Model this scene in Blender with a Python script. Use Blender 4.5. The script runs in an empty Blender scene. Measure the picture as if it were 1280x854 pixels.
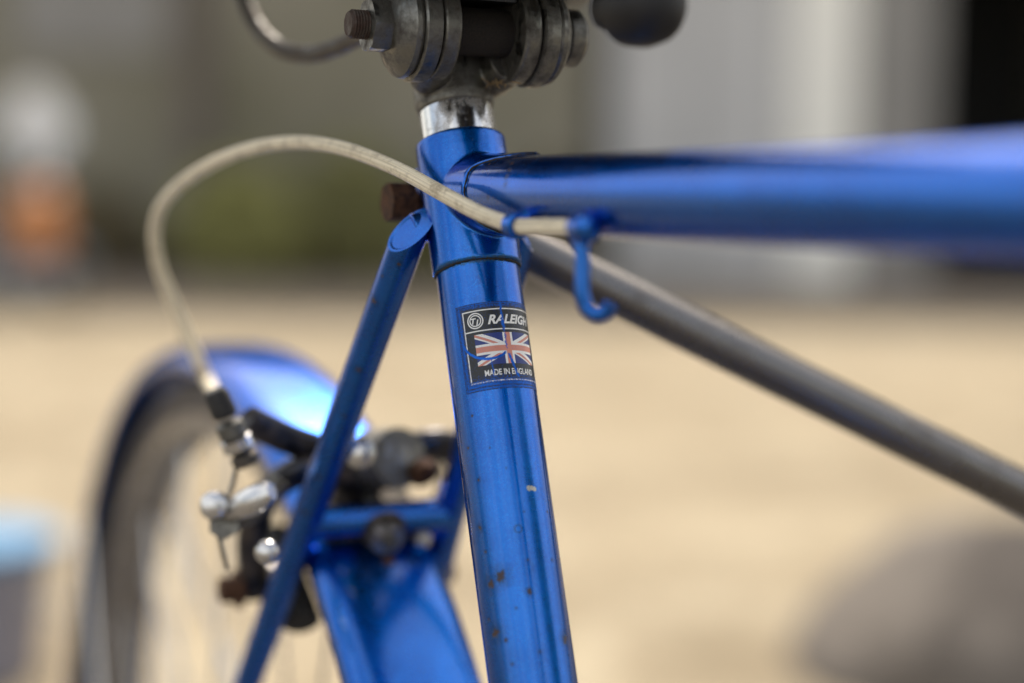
import bpy, bmesh, math, random
import numpy as np
from mathutils import Vector, Matrix, Quaternion
random.seed(7)
PI = math.pi
scn = bpy.context.scene
C = scn.collection

# ------------------------------------------------------------------ camera
# millimetres forward (x), to the bicycle's left (y) and up (z) from the seat cluster;
# the cluster stands 0.729 m above the ground
S_H = 0.729
def W(p): return Vector((p[0] / 1000, p[1] / 1000, p[2] / 1000 + S_H))
YAW, PIT, ROLL = math.radians(25.65), math.radians(4.26), math.radians(0.74)
VH = Vector((-math.cos(YAW), math.sin(YAW), 0)); RH = Vector((math.sin(YAW), math.cos(YAW), 0))
CV = VH * math.cos(PIT) + Vector((0, 0, -math.sin(PIT))); CU = RH.cross(CV)
CR = RH * math.cos(ROLL) + CU * math.sin(ROLL); CU = CU * math.cos(ROLL) - RH * math.sin(ROLL)
CAM = Vector((518.5, -231.1, -8.5)); FPX = 2051.0
def P(px, py, z):            # a point read off the photograph at depth z (mm)
    return CAM + CR * ((px - 640) / FPX * z) + CU * ((427 - py) / FPX * z) + CV * z
def project(p):
    d = Vector(p) - CAM; z = d.dot(CV)
    return 640 + FPX * d.dot(CR) / z, 427 - FPX * d.dot(CU) / z, z
cd = bpy.data.cameras.new('camera'); cam = bpy.data.objects.new('camera', cd); C.objects.link(cam)
m = Matrix((CR, CU, -CV)).transposed().to_4x4(); m.translation = W(CAM)
cam.matrix_world = m
cd.sensor_width = 36; cd.lens = FPX / 1280 * 36; cd.clip_start = 0.01; cd.clip_end = 2000
cd.dof.use_dof = True; cd.dof.focus_distance = 0.541; cd.dof.aperture_fstop = 2.35; cd.dof.aperture_blades = 0
scn.camera = cam

# ------------------------------------------------------------------ light
SUN_EL, SUN_R = math.radians(52), math.radians(14)
sh = VH * math.cos(SUN_R) + RH * math.sin(SUN_R)          # horizontal direction towards the sun
sdir = Vector((sh.x * math.cos(SUN_EL), sh.y * math.cos(SUN_EL), math.sin(SUN_EL)))
world = bpy.data.worlds.new('World'); scn.world = world; world.use_nodes = True
wn = world.node_tree.nodes; wl = world.node_tree.links
bg = wn['Background']; sky = wn.new('ShaderNodeTexSky'); sky.sky_type = 'NISHITA'; sky.sun_disc = False
sky.sun_elevation = SUN_EL; sky.sun_rotation = math.atan2(sh.x, sh.y)
sky.air_density = 1.0; sky.dust_density = 6.0; sky.ozone_density = 0.0
tcw = wn.new('ShaderNodeTexCoord'); cn = wn.new('ShaderNodeTexNoise'); cn.inputs['Scale'].default_value = 2.2; cn.inputs['Detail'].default_value = 6; cn.inputs['Roughness'].default_value = .6
wl.new(tcw.outputs['Generated'], cn.inputs['Vector'])
cr = wn.new('ShaderNodeMapRange'); wl.new(cn.outputs['Fac'], cr.inputs[0]); cr.inputs[1].default_value = .42; cr.inputs[2].default_value = .60; cr.inputs[3].default_value = .10; cr.inputs[4].default_value = .85
cm = wn.new('ShaderNodeMix'); cm.data_type = 'RGBA'; wl.new(cr.outputs[0], cm.inputs[0]); wl.new(sky.outputs[0], cm.inputs[6]); cm.inputs[7].default_value = (6.2, 6.1, 5.9, 1)   # thin bright cloud
wl.new(cm.outputs[2], bg.inputs[0]); bg.inputs[1].default_value = 0.15
sd = bpy.data.lights.new('sun', 'SUN'); sd.energy = 3.2; sd.angle = math.radians(0.55); sd.color = (1, 0.94, 0.85)
sun = bpy.data.objects.new('sun', sd); C.objects.link(sun)
sun.rotation_euler = sdir.to_track_quat('Z', 'Y').to_euler()
vs = scn.view_settings; vs.view_transform = 'Standard'; vs.look = 'None'; vs.gamma = 1; vs.exposure = 0.92
try: vs.use_curve_mapping = False
except Exception: pass
scn.cycles.use_denoising = True
scn.cycles.max_bounces = 8

# ------------------------------------------------------------------ materials
class NT:
    def __init__(s, name):
        s.m = bpy.data.materials.new(name); s.m.use_nodes = True
        s.t = s.m.node_tree; s.n = s.t.nodes; s.b = s.n['Principled BSDF']; s.tc = s.n.new('ShaderNodeTexCoord')
    def new(s, ty, **k):
        o = s.n.new(ty)
        for a, v in k.items(): setattr(o, a, v)
        return o
    def set(s, node, i, v):
        if hasattr(v, 'is_output') or isinstance(v, bpy.types.NodeSocket): s.t.links.new(v, node.inputs[i])
        else: node.inputs[i].default_value = v
    def math(s, op, a, b=0.0, c=0.0, clamp=False):
        o = s.new('ShaderNodeMath', operation=op); o.use_clamp = clamp
        s.set(o, 0, a); s.set(o, 1, b); s.set(o, 2, c); return o.outputs[0]
    def noise(s, scale, detail=3, rough=.5, vec=None, dist=0):
        o = s.new('ShaderNodeTexNoise'); s.set(o, 'Scale', scale); s.set(o, 'Detail', detail); s.set(o, 'Roughness', rough); s.set(o, 'Distortion', dist)
        s.t.links.new(vec or s.tc.outputs['Object'], o.inputs['Vector']); return o.outputs['Fac']
    def vor(s, scale, feature='F1', vec=None, out='Distance'):
        o = s.new('ShaderNodeTexVoronoi', feature=feature); s.set(o, 'Scale', scale)
        s.t.links.new(vec or s.tc.outputs['Object'], o.inputs['Vector']); return o.outputs[out]
    def mapr(s, v, a, b, c=0.0, d=1.0):
        o = s.new('ShaderNodeMapRange'); s.set(o, 'Value', v)
        for k, x in zip(('From Min', 'From Max', 'To Min', 'To Max'), (a, b, c, d)): s.set(o, k, x)
        return o.outputs[0]
    def mix(s, f, a, b):
        o = s.new('ShaderNodeMix', data_type='RGBA'); s.set(o, 0, f)
        for i, v in ((6, a), (7, b)):
            if isinstance(v, bpy.types.NodeSocket): s.t.links.new(v, o.inputs[i])
            else: o.inputs[i].default_value = (*v, 1) if len(v) == 3 else v
        return o.outputs[2]
    def bump(s, h, strength=.3, dist=.001, normal=None):
        o = s.new('ShaderNodeBump'); s.set(o, 'Height', h); s.set(o, 'Strength', strength); s.set(o, 'Distance', dist)
        if normal is not None: s.t.links.new(normal, o.inputs['Normal'])
        return o.outputs[0]
    def dist(s, p):
        o = s.new('ShaderNodeVectorMath', operation='DISTANCE'); s.t.links.new(s.tc.outputs['Object'], o.inputs[0])
        o.inputs[1].default_value = tuple(p); return o.outputs['Value']
    def p(s, name, v):
        if isinstance(v, tuple) and len(v) == 3: v = (*v, 1)
        s.set(s.b, name, v)

def paint(name, chips=(), bare=(), speck=1.0, wear=0.0, graze=(), rings=()):
    """flamboyant blue over silver: metallic flake under a clear coat, with chips at given places"""
    t = NT(name)
    fl = t.vor(5200, out='Color')
    sep = t.new('ShaderNodeSeparateColor'); t.t.links.new(fl, sep.inputs[0])
    tone = t.noise(45, 4, .6)
    base = t.mix(t.mapr(tone, .3, .7), (.001, .168, .48), (.002, .25, .65))
    base = t.mix(t.math('MULTIPLY', t.math('POWER', sep.outputs[0], 6), .55), base, (.05, .6, 1.0))
    # fine dirt specks and larger rust chips
    n = t.noise(700, 4, .7); n2 = t.noise(2600, 3, .7)
    sp = t.mapr(t.noise(330, 5, .75), .705 - .02 * speck, .74 - .02 * speck)
    rust = t.math('MULTIPLY', sp, .8); halo = None
    base = t.mix(t.math('MULTIPLY', t.mapr(t.noise(140, 6, .8), .56, .70), .35), base, (.010, .045, .13))   # dulled, dirty patches
    for pos, r in chips:
        d = t.math('ADD', t.dist(pos), t.math('MULTIPLY', t.math('SUBTRACT', n, .5), r * 3.2))
        rust = t.math('MAXIMUM', rust, t.mapr(d, r * .85, r * .45)); hl = t.mapr(d, r * 2.3, r * .7); halo = hl if halo is None else t.math('MAXIMUM', halo, hl)
    if wear > 0:
        rust = t.math('MAXIMUM', rust, t.mapr(t.noise(60, 6, .75), .72 - wear, .76 - wear))
    br = None
    for pos, r in bare:
        d = t.math('ADD', t.dist(pos), t.math('MULTIPLY', t.math('SUBTRACT', n, .5), r * 2.0))
        q = t.mapr(d, r * .9, r * .7); br = q if br is None else t.math('MAXIMUM', br, q)
    rc = t.mix(n2, (.03, .018, .012), (.12, .06, .03))
    col = t.mix(rust, base, rc)
    if halo is not None: base = t.mix(t.math('MULTIPLY', halo, .45), base, (.015, .035, .07))
    sep2 = t.new('ShaderNodeVectorMath', operation='DOT_PRODUCT'); t.t.links.new(t.tc.outputs['Object'], sep2.inputs[0]); sep2.inputs[1].default_value = tuple(SD)
    for s0, wd in rings:      # grime and rust gathered beside the lug edges
        dd = t.math('ABSOLUTE', t.math('SUBTRACT', sep2.outputs['Value'], s0 / 1000 + SD.z * S_H))
        dd = t.math('ADD', dd, t.math('MULTIPLY', t.math('SUBTRACT', t.noise(500, 4, .8), .42), wd * .004))
        rust = t.math('MAXIMUM', rust, t.math('MULTIPLY', t.mapr(dd, wd * .0011, wd * .0002), .75))
    col = t.mix(rust, base, rc)
    met = t.math('SUBTRACT', .96, rust, clamp=True)
    if br is not None:
        col = t.mix(br, col, (.45, .42, .38)); met = t.math('SUBTRACT', met, t.math('MULTIPLY', br, .5), clamp=True)
    for pos, r in graze:      # small ring-shaped scuff
        d = t.math('ADD', t.dist(pos), t.math('MULTIPLY', t.math('SUBTRACT', n2, .5), r * .8))
        ring = t.mapr(t.math('ABSOLUTE', t.math('SUBTRACT', d, r)), r * .35, r * .15)
        col = t.mix(t.math('MULTIPLY', ring, .6), col, (.05, .07, .10))
    dust = t.mapr(t.noise(90, 6, .8), .5, .85, 0, .06)
    col = t.mix(dust, col, (.30, .29, .28))
    mp = t.new('ShaderNodeMapping'); t.t.links.new(t.tc.outputs['Object'], mp.inputs[0]); mp.inputs['Scale'].default_value = (900, 160, 700); mp.inputs['Rotation'].default_value = (.5, .3, .9)
    scr = t.math('MULTIPLY', t.mapr(t.noise(1, 2, .5, vec=mp.outputs[0], dist=1.5), .73, .76), t.mapr(t.noise(70, 3, .6), .52, .62))
    pin = t.mapr(t.noise(1500, 2, .5), .76, .80)
    col = t.mix(t.math('MAXIMUM', t.math('MULTIPLY', scr, .6), t.math('MULTIPLY', pin, .4)), col, (.30, .42, .55))
    t.p('Base Color', col); t.p('Metallic', met)
    t.p('Roughness', t.mapr(t.noise(160, 4, .6), .3, .7, .24, .33))
    t.p('Coat Weight', t.math('SUBTRACT', 1, rust if br is None else t.math('MAXIMUM', rust, br), clamp=True)); t.p('Coat Roughness', t.mapr(t.noise(110, 5, .7), .35, .75, .05, .16)); t.p('Coat IOR', 1.42); t.p('Coat Tint', (.06, .48, .78)); t.p('Specular Tint', (.15, .45, .8))
    h = t.math('ADD', t.math('MULTIPLY', t.noise(420, 2, .5), .35), t.math('MULTIPLY', rust, -.8))
    h = t.math('ADD', h, t.math('MULTIPLY', t.mapr(n2, .62, .72), .15))
    nb = t.bump(h, .22, .0002)
    t.t.links.new(nb, t.b.inputs['Normal']); t.t.links.new(nb, t.b.inputs['Coat Normal'])
    return t.m

def metal(name, col, rough, dirt=(.08, .06, .045), dirt_amt=.3, metallic=1.0, scale=120, rust=0.0, bump=.25):
    t = NT(name)
    a = t.noise(scale, 6, .7); b = t.noise(scale * 6, 4, .7)
    f = t.mapr(a, .62 - dirt_amt * .5, .80 - dirt_amt * .3)
    base = t.mix(b, tuple(c * .8 for c in col), col)
    c = t.mix(f, base, t.mix(b, dirt, tuple(x * 2 for x in dirt)))
    if rust:
        r = t.mapr(t.noise(scale * 1.7, 6, .75, dist=.4), .66 - rust, .74 - rust)
        c = t.mix(r, c, t.mix(b, (.04, .016, .009), (.15, .065, .025))); f = t.math('MAXIMUM', f, r)
    t.p('Base Color', c); t.p('Metallic', t.mapr(f, 0, 1, metallic, .1))
    t.p('Roughness', t.mapr(f, 0, 1, rough, min(.9, rough + .4)))
    t.t.links.new(t.bump(t.math('ADD', b, t.math('MULTIPLY', f, .6)), bump, .00025), t.b.inputs['Normal'])
    return t.m

def plain(name, c1, c2, rough=.6, scale=20, metallic=0, bump=.2, bd=.001, spec=.5, detail=5):
    t = NT(name); n = t.noise(scale, detail, .65)
    t.p('Base Color', t.mix(t.mapr(n, .3, .7), c1, c2)); t.p('Roughness', rough); t.p('Metallic', metallic)
    t.p('Specular IOR Level', spec)
    if bump: t.t.links.new(t.bump(t.noise(scale * 5, 4, .6), bump, bd), t.b.inputs['Normal'])
    return t.m

M = {}
M['chrome'] = metal('chrome', (.74, .73, .70), .13, dirt_amt=.26, scale=90, rust=.02, bump=.1)
M['steel'] = metal('dull_zinc_steel', (.22, .215, .19), .33, dirt=(.03, .025, .02), dirt_amt=.42, scale=150, rust=.0, bump=.5)
M['bolt'] = metal('old_bolt', (.11, .095, .08), .45, dirt=(.03, .014, .008), dirt_amt=.6, scale=260, rust=.03, bump=.6)
M['dark_steel'] = metal('dark_steel', (.10, .095, .085), .42, dirt_amt=.4, scale=200, rust=.05, bump=.4)
M['rusty'] = metal('rusty_bolt', (.05, .03, .02), .6, dirt=(.03, .012, .006), dirt_amt=.6, scale=220, rust=.22, bump=.9)
M['rim'] = metal('chromed_rim', (.40, .39, .38), .25, dirt_amt=.4, scale=60)
M['alloy'] = metal('bright_alloy', (.66, .65, .63), .24, dirt_amt=.1, scale=80, bump=.1)
M['rubber'] = plain('tyre_rubber', (.018, .017, .017), (.035, .032, .03), .75, 90)
M['gumwall'] = plain('faded_tyre_wall', (.07, .060, .052), (.125, .106, .09), .8, 60)
M['black'] = plain('black_painted_metal', (.006, .006, .007), (.018, .017, .017), .32, 140, bump=.15, bd=.0003)
M['black_plastic'] = plain('black_plastic', (.002, .002, .002), (.007, .006, .006), .55, 60, bump=.1, bd=.0003)
M['leather'] = plain('black_leather', (.012, .010, .009), (.03, .025, .02), .5, 120, bump=.4, bd=.0005)
M['grime_shade'] = plain('black_grime_shade', (.006, .005, .005), (.03, .022, .015), .8, 1500, bump=.6, bd=.0002)
M['fibre'] = plain('dry_fibre', (.22, .14, .06), (.42, .30, .15), .9, 1500)
M['brake_rubber'] = plain('brake_rubber', (.01, .01, .01), (.03, .028, .025), .7, 300)

def sheath_mat():
    t = NT('cream_ribbed_sheath')
    uv = t.tc.outputs['UV']
    mp = t.new('ShaderNodeMapping'); t.t.links.new(uv, mp.inputs[0]); mp.inputs['Scale'].default_value = (26, 1.2, 1)
    st = t.noise(1.0, 3, .6, vec=mp.outputs[0])
    mp2 = t.new('ShaderNodeMapping'); t.t.links.new(uv, mp2.inputs[0]); mp2.inputs['Scale'].default_value = (4, 160, 1)
    rg = t.noise(1.0, 2, .5, vec=mp2.outputs[0])
    d = t.noise(160, 5, .75)
    c = t.mix(t.mapr(st, .28, .55), (.44, .36, .22), (.86, .76, .55))
    c = t.mix(t.math('MULTIPLY', t.mapr(d, .52, .68), .65), c, (.22, .15, .08))
    c = t.mix(t.math('MULTIPLY', t.mapr(t.noise(600, 4, .8), .64, .72), .8), c, (.10, .06, .035))
    t.p('Base Color', c); t.p('Roughness', .5)
    h = t.math('ADD', t.math('MULTIPLY', st, 1.6), t.math('MULTIPLY', rg, .35))
    t.t.links.new(t.bump(h, .7, .0006), t.b.inputs['Normal'])
    return t.m
M['sheath'] = sheath_mat()

# ------------------------------------------------------------------ mesh helpers
def link(name, me, mat=None, parent=None, smooth=True, auto=None):
    o = bpy.data.objects.new(name, me); C.objects.link(o)
    if mat is not None:
        for x in (mat if isinstance(mat, (list, tuple)) else [mat]): me.materials.append(x)
    if smooth: me.shade_smooth()
    if auto is not None: me.set_sharp_from_angle(angle=math.radians(auto))
    if parent is not None: o.parent = parent
    return o
def mesh(name, vs_, fs, mm=True):
    me = bpy.data.meshes.new(name)
    me.from_pydata([W(v) if mm else Vector(v) for v in vs_], [], fs); me.update(); return me
def tag(o, label=None, cat=None, group=None, kind=None):
    if label: o['label'] = label
    if cat: o['category'] = cat
    if group: o['group'] = group
    if kind: o['kind'] = kind
    return o
def empty(name, loc=(0, 0, 0), rz=0, parent=None):
    o = bpy.data.objects.new(name, None); C.objects.link(o); o.location = loc; o.rotation_euler = (0, 0, rz)
    o.empty_display_size = .05
    if parent: o.parent = parent
    return o
def catmull(pts, n=12):
    pts = [Vector(p) for p in pts]; out = []
    ext = [pts[0] * 2 - pts[1]] + pts + [pts[-1] * 2 - pts[-2]]
    for i in range(1, len(ext) - 2):
        p0, p1, p2, p3 = ext[i - 1:i + 3]
        for k in range(n):
            t = k / n
            out.append(.5 * ((2 * p1) + (p2 - p0) * t + (2 * p0 - 5 * p1 + 4 * p2 - p3) * t * t + (3 * p1 - p0 - 3 * p2 + p3) * t ** 3))
    out.append(pts[-1]); return out
def tube_data(path, rad, sides=24, caps=True, flat=1.0, up=None):
    """verts, faces, uvs of a tube swept along path; rad number or list; flat squashes one axis"""
    path = [Vector(p) for p in path]; n = len(path)
    rs = rad if hasattr(rad, '__len__') else [rad] * n
    tan = [(path[min(i + 1, n - 1)] - path[max(i - 1, 0)]).normalized() for i in range(n)]
    ref = Vector(up) if up is not None else (Vector((0, 0, 1)) if abs(tan[0].z) < .9 else Vector((1, 0, 0)))
    a = (ref - tan[0] * ref.dot(tan[0])).normalized()
    V_, F_, UV = [], [], []; L = 0
    for i in range(n):
        if i: 
            L += (path[i] - path[i - 1]).length
            q = tan[i - 1].rotation_difference(tan[i]); a = q @ a; a = (a - tan[i] * a.dot(tan[i])).normalized()
        b = tan[i].cross(a)
        for k in range(sides):
            th = 2 * PI * k / sides
            V_.append(path[i] + a * (math.cos(th) * rs[i]) + b * (math.sin(th) * rs[i] * flat)); UV.append((k / sides, L / 100))
    for i in range(n - 1):
        for k in range(sides):
            k2 = (k + 1) % sides
            F_.append((i * sides + k, i * sides + k2, (i + 1) * sides + k2, (i + 1) * sides + k))
    if caps:
        F_.append(tuple(range(sides - 1, -1, -1))); F_.append(tuple((n - 1) * sides + k for k in range(sides)))
    return V_, F_, UV
def tube(name, path, rad, mat, parent=None, sides=24, caps=True, flat=1.0, up=None, uv=False, auto=40):
    v, f, u = tube_data(path, rad, sides, caps, flat, up)
    me = mesh(name, v, f)
    if uv:
        l = me.uv_layers.new(name='UVMap')
        for poly in me.polygons:
            for li in poly.loop_indices:
                vi = me.loops[li].vertex_index; uu, vv = u[vi]
                if uu == 0 and any(u[me.loops[k].vertex_index][0] > .6 for k in poly.loop_indices): uu = 1
                l.data[li].uv = (uu, vv)
    return link(name, me, mat, parent, auto=auto)
def frame(axis, ref=None):
    ax = Vector(axis).normalized(); r = Vector(ref) if ref is not None else (Vector((0, 0, 1)) if abs(ax.z) < .9 else Vector((1, 0, 0)))
    a = (r - ax * r.dot(ax)).normalized(); return ax, a, ax.cross(a)
def lathe_data(org, axis, prof, sides=48, wob=0, seed=0):
    """prof: list of (distance along axis, radius)"""
    ax, a, b = frame(axis); org = Vector(org); rnd = random.Random(seed)
    V_, F_ = [], []
    for s, r in prof:
        for k in range(sides):
            th = 2 * PI * k / sides; rr = r + (rnd.uniform(-wob, wob) if wob else 0)
            V_.append(org + ax * s + (a * math.cos(th) + b * math.sin(th)) * rr)
    n = len(prof)
    for i in range(n - 1):
        for k in range(sides):
            k2 = (k + 1) % sides; F_.append((i * sides + k, i * sides + k2, (i + 1) * sides + k2, (i + 1) * sides + k))
    F_.append(tuple(range(sides - 1, -1, -1))); F_.append(tuple((n - 1) * sides + k for k in range(sides)))
    return V_, F_
def lathe(name, org, axis, prof, mat, parent=None, sides=48, auto=35, wob=0, seed=0):
    v, f = lathe_data(org, axis, prof, sides, wob, seed); return link(name, mesh(name, v, f), mat, parent, auto=auto)
def hexnut(name, org, axis, h, r, mat, parent=None, rot=0, sides=6, bev=.7):
    ax, a, b = frame(axis); org = Vector(org); V_, F_ = [], []
    N = sides * 6
    for s, rr, lim in ((0, r, r * .95), (bev, r, 9e9), (h - bev, r, 9e9), (h, r, r * .93)):
        for k in range(N):
            th = 2 * PI * k / N; loc = (th + rot) % (2 * PI / sides) - PI / sides
            rad = min(r * math.cos(PI / sides) / math.cos(loc), lim)
            V_.append(org + ax * s + (a * math.cos(th) + b * math.sin(th)) * rad)
    for i in range(3):
        for k in range(N):
            k2 = (k + 1) % N; F_.append((i * N + k, i * N + k2, (i + 1) * N + k2, (i + 1) * N + k))
    F_.append(tuple(range(N - 1, -1, -1))); F_.append(tuple(3 * N + k for k in range(N)))
    return link(name, mesh(name, V_, F_), mat, parent, auto=25)
def join(*parts):
    V_, F_ = [], []
    for p in parts:
        n = len(V_); V_ += list(p[0]); F_ += [tuple(i + n for i in f) for f in p[1]]
    return V_, F_
def box_data(c, sx, sy, sz, rz=0):
    c = Vector(c); V_ = []
    for dx in (-1, 1):
        for dy in (-1, 1):
            for dz in (-1, 1):
                x, y = dx * sx / 2, dy * sy / 2
                V_.append(c + Vector((x * math.cos(rz) - y * math.sin(rz), x * math.sin(rz) + y * math.cos(rz), dz * sz / 2)))
    return V_, [(0, 1, 3, 2), (4, 6, 7, 5), (0, 4, 5, 1), (2, 3, 7, 6), (0, 2, 6, 4), (1, 5, 7, 3)]
def fuse(name, data, voxel, smooth, mat, parent):
    """union of closed shapes, rounded like brazed and painted metal"""
    me = mesh(name, *data); o = bpy.data.objects.new(name + '_src', me); C.objects.link(o)
    r = o.modifiers.new('r', 'REMESH'); r.mode = 'VOXEL'; r.voxel_size = voxel / 1000
    s = o.modifiers.new('s', 'SMOOTH'); s.factor = .5; s.iterations = smooth
    dg = bpy.context.evaluated_depsgraph_get(); ev = o.evaluated_get(dg)
    nm = bpy.data.meshes.new_from_object(ev); bpy.data.objects.remove(o); nm.name = name; nm.materials.clear()
    return link(name, nm, mat, parent)

# ------------------------------------------------------------------ bicycle geometry constants (mm from the seat cluster)
LEAN = math.radians(19.7)
SD = Vector((math.sin(LEAN), 0, -math.cos(LEAN)))           # down the seat tube
SF = Vector((math.cos(LEAN), 0, math.sin(LEAN)))            # square to it, forward
AXLE = Vector((-280.5, 0, -406.9)); R_GUARD = 333.6
RS = 14.3                                                   # seat tube radius
toC = (CAM - SD * SD.dot(CAM)).normalized()                 # across the tube towards the viewer's side
side = toC.cross(SD).normalized()
if side.dot(CR) < 0: side = -side
def on_seat(u_ang, s, r=RS): return SD * s + (toC * math.cos(u_ang) + side * math.sin(u_ang)) * r
def hit_seat(px, py):
    """where the line of sight through a photo pixel meets the seat tube"""
    d = (P(px, py, 1000) - CAM); o = CAM
    dp = d - SD * d.dot(SD); op = o - SD * o.dot(SD)
    a, b, c = dp.dot(dp), 2 * dp.dot(op), op.dot(op) - RS ** 2
    k = (-b - math.sqrt(max(0, b * b - 4 * a * c))) / (2 * a); return o + d * k
TT = Vector((math.cos(math.radians(3)), math.sin(math.radians(3)), -.013)).normalized()   # along the top tube
TY = Vector((-TT.y, TT.x, 0)).normalized(); TZ = TT.cross(TY)
def hit_tube(px, py, org, axis, r):
    a_ = Vector(axis).normalized(); d = (P(px, py, 1000) - CAM); o = CAM - Vector(org)
    dp = d - a_ * d.dot(a_); op = o - a_ * o.dot(a_)
    a, b, c = dp.dot(dp), 2 * dp.dot(op), op.dot(op) - r * r
    k = (-b - math.sqrt(max(0, b * b - 4 * a * c))) / (2 * a); return CAM + d * k
ST0 = Vector((0, -20.6, -12.5)); ST1 = AXLE + Vector((0, -55.6, 0))
bike = empty('bicycle', (0, 0, 0))
tag(bike, 'worn metallic blue bicycle seen close at its seat cluster, with cream brake cable', 'bicycle')

chips = [(W(hit_seat(x, y)), r / 1000) for x, y, r in
         ((626, 720, 2.3), (614, 730, 2.0), (662, 740, 1.0), (620, 792, 2.0), (706, 799, 1.7), (600, 660, 1.0), (611, 775, .5), (585, 560, .5), (660, 700, .4), (640, 830, .5), (598, 600, .6), (633, 585, .35), (655, 640, .3), (690, 700, .5), (684, 640, .35), (607, 690, .5), (645, 760, .4), (675, 815, .5), (590, 520, .35), (612, 560, .3), (632, 800, .6))]
bare = [(W(hit_seat(x, y)), r / 1000) for x, y, r in ((661, 610, 1.1), (668, 611, .9), (665, 610, 1.0))]
graze = [(W(hit_seat(648, 661)), .0012)]
M['paint_seat'] = paint('flamboyant_blue_seat_tube', chips, bare, graze=graze, rings=((28.5, 1.0),))
M['paint'] = paint('flamboyant_blue', [(W(hit_tube(x, y, ST0, ST1 - ST0, 6)), r / 1000) for x, y, r in ((467, 376, 1.3), (448, 462, 1.2), (478, 345, .5), (430, 520, .7), (398, 596, .8), (380, 640, 1.2), (499, 330, .8))]
                   + [(W(hit_tube(x, y, (0, 0, 0), TT, 12.7)), r / 1000) for x, y, r in ((643, 197, 1.2), (640, 204, 1.1), (637, 212, 1.3), (634, 220, .9), (632, 230, .9), (612, 205, .7), (655, 194, 1.0), (610, 246, .6))], speck=1.2)
M['paint_lug'] = paint('flamboyant_blue_lug', [(W(P(612, 330, 545)), .0010)], speck=1.6, wear=.015, rings=((27.6, 1.0), (-18.8, .8)))
M['paint_guard'] = paint('flamboyant_blue_mudguard', [], speck=.6)
M['dark_alloy'] = metal('dark_alloy', (.06, .06, .065), .32, dirt_amt=.3, scale=90, rust=.02)

# seat tube
tube('seat_tube', [SD * (i * 10 - 17.5) for i in range(53)], RS, M['paint_seat'], bike, 96)
# top tube
tube('top_tube', [TT * (i * 10) for i in range(0, 57)], 12.7, M['paint'], bike, 72)
bb = SD * 505
tube('down_tube', [bb, Vector((560, 0, -60))], 14.3, M['paint'], bike, 40)
tube('head_tube', [Vector((548, 0, 30)), Vector((595, 0, -105))], 17, M['paint'], bike, 40)
lathe('bottom_bracket', bb + Vector((0, -34, 0)), (0, 1, 0), [(0, 19), (1, 20), (67, 20), (68, 19)], M['paint'], bike)
for s in (-1, 1):
    tube('chain_stay', [bb + Vector((-12, s * 20, 0)), bb + Vector((-150, s * 34, 20)), AXLE + Vector((0, s * 58, 0))], [9, 9, 6], M['paint'], bike, 24)

# seat lug: collar, scalloped socket and ears, fused like a brazed casting
def lug_data():
    collar = lathe_data(SD * -19, SD, [(0, 15.0), (.7, 15.7), (6, 15.75), (30, 15.6), (46, 15.4), (46.9, 15.0)], 96)
    N = 120; V_, F_ = [], []
    def edge(ph):                       # ph from the top of the tube
        c = math.cos(ph)
        return 24.0 + 22 * max(0, c) ** 7 + 12 * max(0, -c) ** 5 + 1.6 * math.cos(3 * ph) + .5 * math.sin(9 * ph)
    rr = 13.7
    for f_, r in ((0, 9), (0, rr), (.5, rr), (.985, rr), (1.0, rr - .3), (1.0, 9)):
        for k in range(N):
            ph = 2 * PI * k / N
            V_.append(TT * (-4 + (edge(ph) + 4) * f_) + TY * (math.sin(ph) * r) + TZ * (math.cos(ph) * r))
    for i in range(6):
        for k in range(N):
            k2 = (k + 1) % N; j = (i + 1) % 6; F_.append((i * N + k, i * N + k2, j * N + k2, j * N + k))
    core = lathe_data(TT * -4, TT, [(0, 12.66), (56, 12.66)], 96)
    ears = []
    for s in (-1, 1):
        ears.append(box_data(SD * -2 + Vector((-18, s * 5.5, 2)), 16, 5.5, 11))
    boss = [lathe_data(Vector((-3, s * 10, -10)), (-.12, s, -.25), [(0, 6), (9, 5.2)], 32) for s in (-1, 1)]
    global lug_edge
    lug_edge = [TT * (edge(ph) + .05) + TY * (math.sin(ph) * 12.95) + TZ * (math.cos(ph) * 12.95) for ph in [2 * PI * k / 160 for k in range(160)]]
    return join(collar, (V_, F_), core, *ears, *boss)
lug = fuse('seat_lug', lug_data(), .42, 5, M['paint_lug'], bike)
def wobble_ring(name, pts, r, mat, parent, amp=.25, seed=3):
    rnd = random.Random(seed); n = len(pts); v, f = [], []
    for i in range(n):
        p = pts[i]; t = (pts[(i + 1) % n] - pts[i - 1]).normalized(); q = p - t * p.dot(t)
        a = Vector((0, 1, 0)).cross(t) if abs(t.y) < .9 else Vector((1, 0, 0)).cross(t)
        a.normalize(); b = t.cross(a)
        rr = r * (1 + amp * 2 * (rnd.random() - .4)); off = a * rnd.uniform(-amp, amp) * .4 + b * rnd.uniform(-amp, amp) * .4
        for k in range(8):
            th = 2 * PI * k / 8; v.append(p + off + a * math.cos(th) * rr + b * math.sin(th) * rr)
    for i in range(n):
        for k in range(8):
            f.append((i * 8 + k, i * 8 + (k + 1) % 8, ((i + 1) % n) * 8 + (k + 1) % 8, ((i + 1) % n) * 8 + k))
    return link(name, mesh(name, v, f), mat, parent)
wobble_ring('grime_line', lug_edge, .36, M['grime_shade'], lug)
wobble_ring('grime_line', [SD * (28.1 + .25 * math.sin(3 * a)) + (SF * math.cos(a) + Vector((0, 1, 0)) * math.sin(a)) * 14.5 for a in [2 * PI * k / 160 for k in range(160)]], .38, M['grime_shade'], lug, seed=5)
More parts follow.
